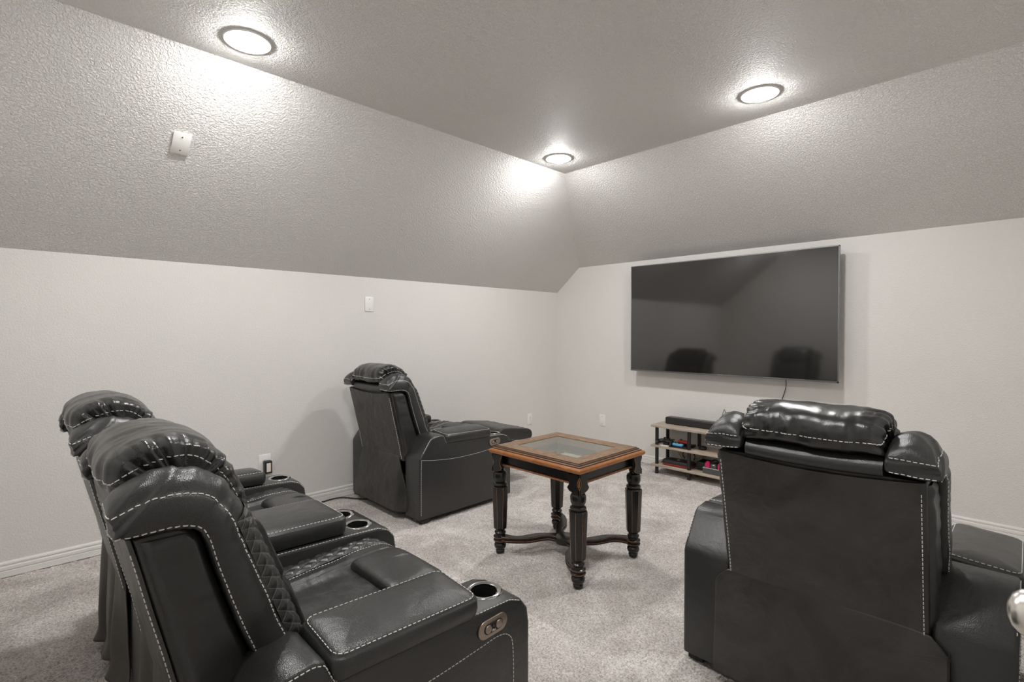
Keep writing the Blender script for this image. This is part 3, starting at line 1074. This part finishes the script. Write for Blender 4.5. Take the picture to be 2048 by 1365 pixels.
# ------------------------------------------------------------------ end table
def end_table():
    t = thing('end_table', 'square end table with oak top, glass inset and turned black legs', 'table', (2.388, 1.962, 0))
    ox, oy = .317, .352           # half size of the top's outline
    gx, gy = .186, .229           # half size of the glass
    prof = [(.020, .612), (.004, .618), (.0, .626), (.0, .636), (.005, .642), (.0125, .6445), (.0145, .6445), (.016, .650), (.0225, .6515), (.0245, .6515), (.026, .657), (.0325, .6595), (.0345, .6595), (.036, .664), (1, .664), (1, .612)]
    def side(ax, s):
        me_v = []
        rings = []
        for e in (-1, 1):
            ring = []
            for d, z in prof:
                if ax == 'x':      # board along y at x = s*ox
                    wdt = ox-gx; dd = d*wdt if d == 1 else d
                    dy = (oy-gy) if d == 1 else d
                    ring.append(Vector((s*(ox-dd), e*(oy-dy), z)))
                else:
                    wdt = oy-gy; dd = d*wdt if d == 1 else d
                    dx = (ox-gx) if d == 1 else d
                    ring.append(Vector((e*(ox-dx), s*(oy-dd), z)))
            rings.append(ring)
        vs, fs = loft(rings)
        me = new_mesh('top_board', vs, fs, OAKTOP2 if ax == 'x' else OAKTOP, False)
        me.materials.append(OAKEDGE)
        for p in me.polygons:
            zc = sum(me.vertices[i].co.z for i in p.vertices)/len(p.vertices)
            if p.normal.z < .95: p.material_index = 1
        me.materials.append(OAKDARK)
        for p in me.polygons:
            ks = sorted(set(i % len(prof) for i in p.vertices))
            if ks in ([5, 6], [6, 7], [9, 10], [10, 11], [12, 13]) : p.material_index = 2
        return me
    top = None
    for ax in 'xy':
        for s in (-1, 1): link('top_board', side(ax, s), t)
    g = bmesh.new(); add_box(g, -gx-.004, gx+.004, -gy-.004, gy+.004, .655, .662, .0015, 1)
    link('glass_panel', bm_mesh('glass_panel', g, GLASS, False), t)
    bm = bmesh.new()
    for (x0, x1, y0, y1) in ((-gx, -gx+.009, -gy, gy), (gx-.009, gx, -gy, gy), (-gx, gx, -gy, -gy+.009), (-gx, gx, gy-.009, gy)):
        add_box(bm, x0, x1, y0, y1, .650, .6545)
    link('glass_ledge', bm_mesh('glass_ledge', bm, GLASSEDGE, False), t)
    lx, ly = .268, .302           # leg centres
    # aprons with a worn bead at the foot
    for s in (-1, 1):
        for ax in 'xy':
            if ax == 'x': b = (s*(lx-.012)-.010, s*(lx-.012)+.010, -ly, ly)
            else: b = (-lx, lx, s*(ly-.012)-.010, s*(ly-.012)+.010)
            a = link('apron', box('apron', *b, .552, .612, BLACKFLAT, .001, 1), t)
            k = .006
            bb = (b[0]-k, b[1]+k, b[2], b[3]) if ax == 'x' else (b[0], b[1], b[2]-k, b[3]+k)
            link('bead', box('bead', *bb, .541, .5525, WORNEDGE, .003, 2), a)
            kk = .003
            bb = (b[0]-kk, b[1]+kk, b[2], b[3]) if ax == 'x' else (b[0], b[1], b[2]-kk, b[3]+kk)
            link('bead', box('bead', *bb, .553, .559, BLACKFLAT, .002, 1), a)
    # legs
    legp = [(.020, 0), (.026, .004), (.028, .018), (.024, .024), (.031, .030), (.0365, .042), (.0365, .054), (.030, .064), (.034, .068), (.041, .075), (.041, .083), (.034, .088), (.034, .092), (.041, .097), (.041, .104), (.031, .110), (.030, .118), (.035, .124), (.035, .130), (.027, .138), (.027, .146)]
    colp = [(.027, .144), (.038, .156), (.039, .170), (.047, .404), (.047, .410), (.036, .417)]
    upp = [(.036, .415), (.042, .420), (.044, .427), (.041, .433), (.032, .438), (.034, .444), (.040, .456), (.0425, .472), (.042, .490), (.037, .501), (.026, .508), (.024, .514), (.028, .520), (.028, .530), (.022, .534), (.022, .612)]
    def leg_me():
        bm = bmesh.new()
        add_lathe(bm, legp, 28)
        add_lathe(bm, upp, 28)
        rings = []
        n = 8
        prof = colp
        # octagonal column, edges bevelled so that wear finds them
        vv = []
        for r, z in prof:
            ring = []
            for k in range(n):
                a0 = 2*PI*(k+.5)/n
                for da in (-.055, 0, .055):
                    rr = r*(1/math.cos(PI/n))*(1-.012*(1 if da else 0)) if True else r
                    ring.append(bm.verts.new((rr*math.cos(a0+da), rr*math.sin(a0+da), z)))
            vv.append(ring)
        m = len(vv[0])
        for a, b in zip(vv, vv[1:]):
            for k in range(m): bm.faces.new((a[k], a[(k+1) % m], b[(k+1) % m], b[k]))
        bm.faces.new(vv[0][::-1]); bm.faces.new(vv[-1])
        return bm_mesh('leg', bm, BLACKFLAT, True, 32)
    lm = leg_me()
    def trimring(z, r):
        rr = [[((r+q*math.cos(a))*math.cos(2*PI*k/28), (r+q*math.cos(a))*math.sin(2*PI*k/28), z+q*math.sin(a)) for k in range(28)] for q, a in ((.0022, -1.2), (.0022, 0), (.0022, 1.2))]
        vs, fs = loft(rr, False)
        return new_mesh('worn_ring', vs, fs, WORNEDGE)
    edge_me = None
    def edges_me():
        vs = []; fs = []
        for k in range(8):
            a0 = 2*PI*(k+.5)/8
            for (r0, z0), (r1, z1) in zip(colp[1:4], colp[2:5]):
                q = len(vs); c = 1/math.cos(PI/8)
                for (r, z) in ((r0, z0), (r1, z1)):
                    for da in (-.02, 0, .02):
                        rr = r*c+(.0006 if da == 0 else -.0001)
                        vs.append((rr*math.cos(a0+da), rr*math.sin(a0+da), z))
                fs += [(q, q+1, q+4, q+3), (q+1, q+2, q+5, q+4)]
        return new_mesh('worn_edges', vs, fs, WORNEDGE)
    em = edges_me(); rings = [trimring(.079, .0398), trimring(.1005, .0398), trimring(.4095, .0492)]
    # corner brackets: two scrolled plates meeting at the corner around a diamond opening
    outl = [(.009, .612), (.070, .612), (.067, .598), (.060, .582), (.057, .570), (.060, .556), (.067, .546), (.068, .538), (.058, .528), (.040, .521), (.018, .516), (.0, .514), (.0, .536), (.0, .540), (.012, .562), (.010, .578), (.0, .598), (.0, .612)]
    outl = [(d*1.22, .612-(.612-z)*1.12) for d, z in outl[1:]]
    for sx in (-1, 1):
        for sy in (-1, 1):
            lo = link('leg', lm, t, (sx*lx, sy*ly, 0))
            link('worn_edges', em, lo)
            for rme in rings[:2]: link('worn_ring', rme, lo)
            cx, cy = .036, .036
            bm = bmesh.new()
            # plate facing x
            pts = [(sy*(cy-d), z) for d, z in outl]
            a, b = sx*cx, sx*(cx-.010)
            add_prism(bm, pts, 'x', min(a, b), max(a, b), .0015, 1)
            pts = [(sx*(cx-d), z) for d, z in outl]
            a, b = sy*cy, sy*(cy-.010)
            add_prism(bm, pts, 'y', min(a, b), max(a, b), .0015, 1)
            bme = bm_mesh('corner_bracket', bm, BLACKFLAT, True, 40)
            bme.materials.append(WORNEDGE)
            for p in bme.polygons:
                nn = p.normal
                if max(abs(nn.x), abs(nn.y)) < .93 and abs(nn.x) > .05 and abs(nn.y) > .05: p.material_index = 1
            br = link('corner_bracket', bme, t, (sx*lx, sy*ly, 0))
            # worn drop inside the opening
            dm = cached('drop', lambda: lathe('carved_drop', [(.001, .530), (.0035, .545), (.005, .558), (.0035, .574), (.001, .592)], WORNEDGE, 10))
            link('carved_drop', dm, br, (sx*(cx-.008), sy*(cy-.008), 0))
    # serpentine X stretcher, four arms meeting at a plate
    for sx in (-1, 1):
        for sy in (-1, 1):
            a = Vector((sx*lx, sy*ly, 0)); L = a.length; d = -a/L; nrm = Vector((-d.y, d.x, 0))*(sx*sy)
            path = []
            for k in range(33):
                q = k/32
                off = .032*math.sin(q*2*PI)*(1-.15*q)
                wd = .024+.010*math.cos(q*4*PI)*.6+.018*max(0, q-.72)/.28
                path.append((a+d*(L*q)+nrm*off, wd))
            rings = []
            for p, wd in path:
                ring = []
                for yy, zz in ((-1, .076), (1, .076), (1, .087), (.80, .090), (.80, .096), (1, .099), (1, .107), (.9, .110), (-.9, .110), (-1, .107), (-1, .099), (-.80, .096), (-.80, .090), (-1, .087)):
                    ring.append(p+nrm*(wd*yy)+Vector((0, 0, zz+(.0006 if sx*sy > 0 else 0))))
                rings.append(ring)
            vs, fs = loft(rings)
            st = link('stretcher_arm', new_mesh('stretcher_arm', vs, fs, BLACKFLAT, True, 35), t)
            ew = []
            ef = []
            for sgn in (-1, 1):
                for zc in (.1065, .0870):
                    q0 = len(ew)
                    for p, wd in path:
                        c = p+nrm*(wd*sgn)+Vector((0, 0, zc))
                        ew += [c+Vector((0, 0, -.0016))+nrm*sgn*.0006, c+nrm*sgn*.0008+Vector((0, 0, .0014))]
                    for k in range(len(path)-1):
                        ef.append((q0+2*k, q0+2*k+2, q0+2*k+3, q0+2*k+1))
            link('worn_edges', new_mesh('worn_edges', ew, ef, WORNEDGE), st)
    link('stretcher_boss', lathe('stretcher_boss', [(.066, .0755), (.066, .1075), (.060, .1115)], BLACKFLAT, 20), t)
end_table()

# ------------------------------------------------------------------ television
def television():
    xf = 4.510; y0, y1, z0, z1 = 1.020, 2.858, .961, 2.022
    yc, zc = (y0+y1)/2, (z0+z1)/2
    t = thing('television', 'large black flat television mounted on the far wall', 'television', (xf, yc, zc))
    hw, hh = (y1-y0)/2, (z1-z0)/2
    link('housing', box('housing', .012, .050, -hw+.006, hw-.006, -hh+.006, hh-.006, BLACKP, .006, 2), t)
    bm = bmesh.new()
    bz = .009
    for (a, b, c, d) in ((-hw, hw, -hh, -hh+.014), (-hw, hw, hh-bz, hh), (-hw, -hw+bz, -hh, hh), (hw-bz, hw, -hh, hh)):
        add_box(bm, 0, .022, a, b, c, d, .0015, 1)
    link('bezel', bm_mesh('bezel', bm, TVBEZEL, True, 40), t)
    link('screen', box('screen', .003, .012, -hw+bz-.001, hw-bz+.001, -hh+.013, hh-bz+.001, SCREEN), t)
    link('logo_mark', box('logo_mark', -.0008, .001, -.028, .028, -hh+.004, -hh+.010, CHROME), t)
    m = link('wall_mount', box('wall_mount', .050, XT-xf-.028, -.32, .32, -.20, .20, DARKMETAL, .004, 1), t)
    link('mount_plate', box('mount_plate', XT-xf-.030, XT-xf-.001, -.40, .40, -.11, .11, DARKMETAL, .002, 1), m)
    link('power_cord', tube('power_cord', smooth_path([(.070, 1.432-yc, z0+.05-zc), (.105, 1.421-yc, .935-zc), (.125, 1.435-yc, .86-zc), (.132, 1.466-yc, .76-zc), (.133, 1.50-yc, .60-zc), (.133, 1.51-yc, .42-zc), (.125, 1.505-yc, .12-zc), (.10, 1.50-yc, .008-zc), (.02, 1.47-yc, .006-zc)], 6), .0032, BLACKP, 6), t)
television()

# ------------------------------------------------------------------ shelf unit and the things on it
def shelf_unit():
    xa, xb = 4.362, 4.634; ya, yb = 1.790, 2.540
    t = thing('shelf_unit', 'low three tier open shelf in grey oak with black posts', 'shelf', ((xa+xb)/2, (ya+yb)/2, 0))
    hx, hy = (xb-xa)/2, (yb-ya)/2
    for z in (.079, .264, .455):
        link('shelf', box('shelf', -hx, hx, -hy, hy, z-.0105, z+.0105, STANDWOOD, .003, 2), t)
    post = {}
    for y in (hy-.050, 0, -hy+.050):
        for x in (-hx+.033, hx-.033):
            for (z0, z1) in ((0, .0685), (.0895, .2535), (.2745, .4445)):
                me = cached(('post', z0), lambda: lathe('post', [(.0165, z0), (.0165, z1)], BLACKP, 18))
                link('post', me, t, (x, y, 0))
    return t
shelf_unit()
TOPZ, MIDZ, BOTZ = .4655, .2745, .0895
# soundbar
sb = thing('soundbar', 'long black soundbar on the top of the grey oak shelf', 'speaker', (4.545, 2.12, TOPZ))
link('cabinet', box('cabinet', -.045, .050, -.345, .345, .0, .066, BLACKP, .012, 3), sb)
GRILLE = plain('dark_grille_cloth', (.022, .021, .020), .8, noise_amt=.3, nscale=400)
link('grille', box('grille', -.0475, -.044, -.335, .335, .006, .058, GRILLE, .001, 1), sb)
link('top_panel', box('top_panel', -.032, .040, -.325, .325, .0655, .0672, plain('grey_soundbar_top', (.09, .09, .088), .45), .0005, 1), sb)

def controller(loc, rz):
    t = thing('game_controller', 'black game controller on the middle shelf, beside its front left post', 'controller', loc, rz)
    rings = []
    for u in np.linspace(-1, 1, 15):
        a = abs(u)
        y = u*.078
        cx = .0-.045*max(0, a-.45)**1.3*1.6
        hd = .030+.012*(1-a)-.012*max(0, a-.8)*5*.6
        hz = .020-.006*(1-a)+0
        zc = .034-.010*max(0, a-.4)
        if a > .97: hd *= .55; hz *= .5
        rings.append([Vector((cx+hd*math.cos(k*2*PI/14), y, zc+hz*math.sin(k*2*PI/14))) for k in range(14)])
    vs, fs = loft(rings)
    link('shell', subd(new_mesh('shell', vs, fs, BLACKP), 1), t)
    for s in (-1, 1):
        pts = [(.0, s*.062, .034), (-.040, s*.072, .028), (-.075, s*.080, .020), (-.088, s*.081, .017)]
        rad = [.020, .019, .016, .010]
        rr = [[Vector((p[0], p[1]+r*math.cos(k*2*PI/12), p[2]+r*math.sin(k*2*PI/12))) for k in range(12)] for p, r in zip(pts, rad)]
        vs, fs = loft(rr)
        link('grip', subd(new_mesh('grip', vs, fs, BLACKP), 1), t)
        link('thumbstick', lathe('thumbstick', [(.006, .045), (.006, .056), (.0095, .058), (.0095, .062), (.006, .063)], BLACKP, 14), t, (-.012, s*.027, 0))
    for k in range(4):
        a = k*PI/2
        link('button', cached('pad_btn', lambda: lathe('button', [(.0045, .046), (.0045, .052)], BLACKG, 10)), t, (.012+.011*math.cos(a), -.052+.011*math.sin(a), 0))
    link('direction_pad', box('direction_pad', .002, .022, .047, .057, .046, .052, BLACKG, .001, 1), t)
    # wedge stand below it
    link('charging_stand', box('charging_stand', -.04, .04, -.030, .030, 0, .024, BLACKP, .004, 2), t)
    t.scale = (1.0, .93, 1.15)
controller((4.450, 2.405, MIDZ), math.radians(-6))

def grip_pad(name, label, loc, rz, col, cname):
    t = thing(name, label, 'controller', loc, rz)
    m = plain(cname, col, .4)
    link('shell', box('shell', -.022, .022, -.052, .052, .0, .026, m, .011, 3), t)
    link('rail', box('rail', .0215, .0255, -.042, .042, .008, .018, BLACKP, .001, 1), t)
    link('thumbstick', lathe('thumbstick', [(.005, .025), (.005, .032), (.008, .034), (.008, .037), (.004, .038)], BLACKP, 14), t, (0, .022, 0))
    for k in range(4):
        a = k*PI/2
        link('button', cached('grip_btn', lambda: lathe('button', [(.0035, .025), (.0035, .0285)], BLACKG, 10)), t, (.008*math.cos(a), -.014+.008*math.sin(a), 0))
    return t
grip_pad('grip_controller', 'small sky blue grip controller on the middle shelf, in front of the red one', (4.412, 2.285, MIDZ+.0125), math.radians(4), (.10, .36, .58), 'sky_blue_plastic')
grip_pad('grip_controller', 'small red grip controller on the middle shelf, behind the blue one', (4.500, 2.275, MIDZ+.027), math.radians(-3), (.55, .055, .03), 'red_plastic')
rd = thing('charging_dock', 'low black dock carrying the blue grip controller on the middle shelf', 'dock', (4.412, 2.275, MIDZ), math.radians(4))
link('plate', box('plate', -.030, .030, -.085, .085, 0, .0125, BLACKP, .003, 2), rd)
link('cable_stub', tube('cable_stub', [(.030, -.04, .006), (.044, -.045, .005)], .0028, BLACKP, 6), rd)
gc = thing('game_case', 'black game case under the red grip controller on the middle shelf', 'case', (4.500, 2.255, MIDZ), math.radians(-3))
link('lid', box('lid', -.045, .045, -.085, .085, .014, .027, BLACKG, .003, 2), gc)
link('tray', box('tray', -.044, .044, -.084, .084, 0, .014, BLACKP, .003, 2), gc)
mo = thing('puck_speaker', 'small round black puck behind the middle front post on middle shelf', 'gadget', (4.50, 2.085, MIDZ))
link('body', lathe('body', [(.030, 0), (.036, .006), (.036, .022), (.028, .030), (.005, .031)], BLACKP, 24), mo)
link('ring', lathe_open('ring', [(.0365, .010), (.0372, .013), (.0365, .016)], DARKMETAL, 24), mo)
# crib of paper cards leaning under the controller
pc = thing('white_cards', 'small stack of white cards in front of the controller on middle shelf', 'cards', (4.378, 2.395, MIDZ), math.radians(10))
for k in range(3):
    link('card', box('card', -.014, .014, -.038, .038, k*.003, k*.003+.0022, PLATE, .0004, 1), pc, (.0, .004*k, 0))

def zip_case():
    t = thing('carry_case', 'black zipped carry case with red trim on the bottom shelf', 'case', (4.47, 2.305, BOTZ), math.radians(2))
    shell = plain('black_nylon', (.014, .013, .013), .65, noise_amt=.3, nscale=200)
    red = plain('dark_red_trim', (.32, .03, .022), .5, noise_amt=.2, nscale=100)
    def half(z0, z1, m, name):
        bm = bmesh.new()
        def plan(ins, z):
            pts = []; hx, hy, r = .075-ins, .145-ins, .04
            for cx, cy, a0 in ((hx-r, hy-r, 0), (-hx+r, hy-r, PI/2), (-hx+r, -hy+r, PI), (hx-r, -hy+r, 1.5*PI)):
                for k in range(6):
                    a = a0+PI/2*k/5; pts.append(Vector((cx+r*math.cos(a), cy+r*math.sin(a), z)))
            return pts
        up = z1 > z0
        d = abs(z1-z0)
        rr = [plan(0, z0), plan(.001, z0+(z1-z0)*.55), plan(.006, z0+(z1-z0)*.85), plan(.016, z1), plan(.03, z1+(z1-z0)*.04)]
        vs, fs = loft(rr)
        return new_mesh(name, vs, fs, m, True, 50)
    link('lower_shell', half(.022, 0.001, red, 'lower_shell'), t, label='dark red lower shell')
    link('upper_shell', half(.027, .052, shell, 'upper_shell'), t)
    link('zip', box('zip', -.0745, .0745, -.1445, .1445, .0215, .0275, DARKMETAL, .002, 1), t)
    link('badge', lathe('badge', [(.014, .0525), (.013, .0545)], plain('pale_badge', (.6, .5, .48), .4), 16), t)
zip_case()

def tote():
    t = thing('fabric_tote', 'beige grey folded fabric bag behind the carry case on bottom shelf', 'bag', (4.575, 2.24, BOTZ))
    cloth = plain('beige_canvas', (.46, .42, .355), .85, noise_amt=.12, nscale=90)
    def fn(u, v):
        hw = .065+.085*u
        y = -hw+2*hw*v
        z = .002+.150*u-.012*math.sin(v*PI)*u
        x = .012*math.sin(v*9+u*2)+.018*u*math.cos(v*5)
        return (x, y, z)
    vs, fs, _ = grid(14, 26, fn)
    me = baked(new_mesh('bag_body', vs, fs, cloth), ('SOLIDIFY', dict(thickness=.022, offset=0)))
    link('bag_body', me, t)
    for k in (-1, 1):
        link('strap', tube('strap', smooth_path([(-.022, k*.045, .060), (-.034, k*.06, .10), (-.030, k*.030, .135), (-.02, k*.0, .145)], 5), .006, plain('dark_strap_webbing', (.09, .085, .08), .8), 6), t)
tote()
def bins():
    grey = plain('grey_fabric_bin', (.085, .085, .085), .8, noise_amt=.15, nscale=150)
    rim = plain('pale_bin_rim', (.45, .44, .42), .7)
    def bin_(label, x0, x1, y0, y1, h, m):
        t = thing('storage_bin', label, 'bin', ((x0+x1)/2, (y0+y1)/2, BOTZ))
        hx, hy = (x1-x0)/2, (y1-y0)/2
        bm = bmesh.new()
        for (a, b, c, d) in ((-hx, -hx+.006, -hy, hy), (hx-.006, hx, -hy, hy), (-hx+.006, hx-.006, -hy, -hy+.006), (-hx+.006, hx-.006, hy-.006, hy)):
            add_box(bm, a, b, c, d, 0, h)
        add_box(bm, -hx+.006, hx-.006, -hy+.006, hy-.006, 0, .005)
        link('body', bm_mesh('body', bm, m, False), t)
        bm = bmesh.new()
        for (a, b, c, d) in ((-hx-.002, -hx+.008, -hy-.002, hy+.002), (hx-.008, hx+.002, -hy-.002, hy+.002), (-hx, hx, -hy-.002, -hy+.008), (-hx, hx, hy-.008, hy+.002)):
            add_box(bm, a, b, c, d, h, h+.005, .001, 1)
        link('rim', bm_mesh('rim', bm, rim if m is grey else BLACKP, False), t)
        return t
    bin_('low grey bin with pale rim holding magenta straps on bottom shelf', 4.395, 4.575, 1.845, 2.035, .048, grey)
    bin_('black bin behind the front middle post on bottom shelf', 4.47, 4.60, 2.045, 2.125, .070, plain('black_bin', (.02, .02, .021), .5))
    pink = plain('magenta_foam', (.62, .015, .13), .6, noise_amt=.2, nscale=30)
    t = thing('headset', 'black headset with magenta padded straps sitting in the grey bin', 'headset', (4.475, 1.94, BOTZ+.005))
    rr = []
    for q in np.linspace(0, 1, 9):
        hz = .040*math.sin(PI*(.12+.76*q)); rr.append([Vector((.04*math.cos(k*2*PI/14), -.055+.11*q, .055+hz*math.sin(k*2*PI/14))) for k in range(14)])
    vs, fs = loft(rr); link('visor', subd(new_mesh('visor', vs, fs, BLACKP), 1), t)
    for y, hy in ((.060, .026), (-.048, .020)):
        rr = []
        for q, k in ((-1, .55), (-.9, .85), (-.5, 1), (.5, 1), (.9, .85), (1, .55)):
            rr.append([Vector((-.052+.016*q, y+hy*k*math.cos(a)*(1.0), .066+.040*k*math.sin(a))) for a in np.linspace(0, 2*PI, 17)[:-1]])
        vs, fs = loft(rr)
        link('padded_strap', subd(new_mesh('padded_strap', vs, fs, pink), 1), t, label='magenta padded strap')
    link('buckle', box('buckle', -.070, -.045, -.024, .030, .045, .088, plain('grey_strap_block', (.07, .07, .07), .6), .004, 2), t)
    link('clasp', box('clasp', -.0715, -.069, -.008, .010, .074, .084, PLATE, .001, 1), t)
    link('cable', tube('cable', smooth_path([(.0, -.02, .095), (-.02, .0, .115), (-.01, .03, .108), (.02, .05, .09)], 5), .006, BLACKP, 8), t)
bins()

# cables
def cable(name, pts, r, label):
    tag(link(name, tube(name, smooth_path(pts, 8), r, BLACKP, 6)), label, 'cable')
cable('thin_cable', [(4.60, 1.985, TOPZ+.004), (4.61, 1.972, .53), (4.63, 1.950, .632), (4.635, 1.944, .640), (4.63, 1.925, .600), (4.62, 1.895, .545), (4.60, 1.86, TOPZ+.004)], .002, 'thin black cable looping up behind the soundbar against the wall')
cable('floor_cable', [(1.30, 3.925, .006), (1.62, 3.90, .006), (1.82, 3.925, .006), (1.90, 3.895, .006), (1.96, 3.80, .006), (2.03, 3.72, .006), (2.12, 3.66, .006)], .005, 'black power cable on the carpet running under the far recliner')
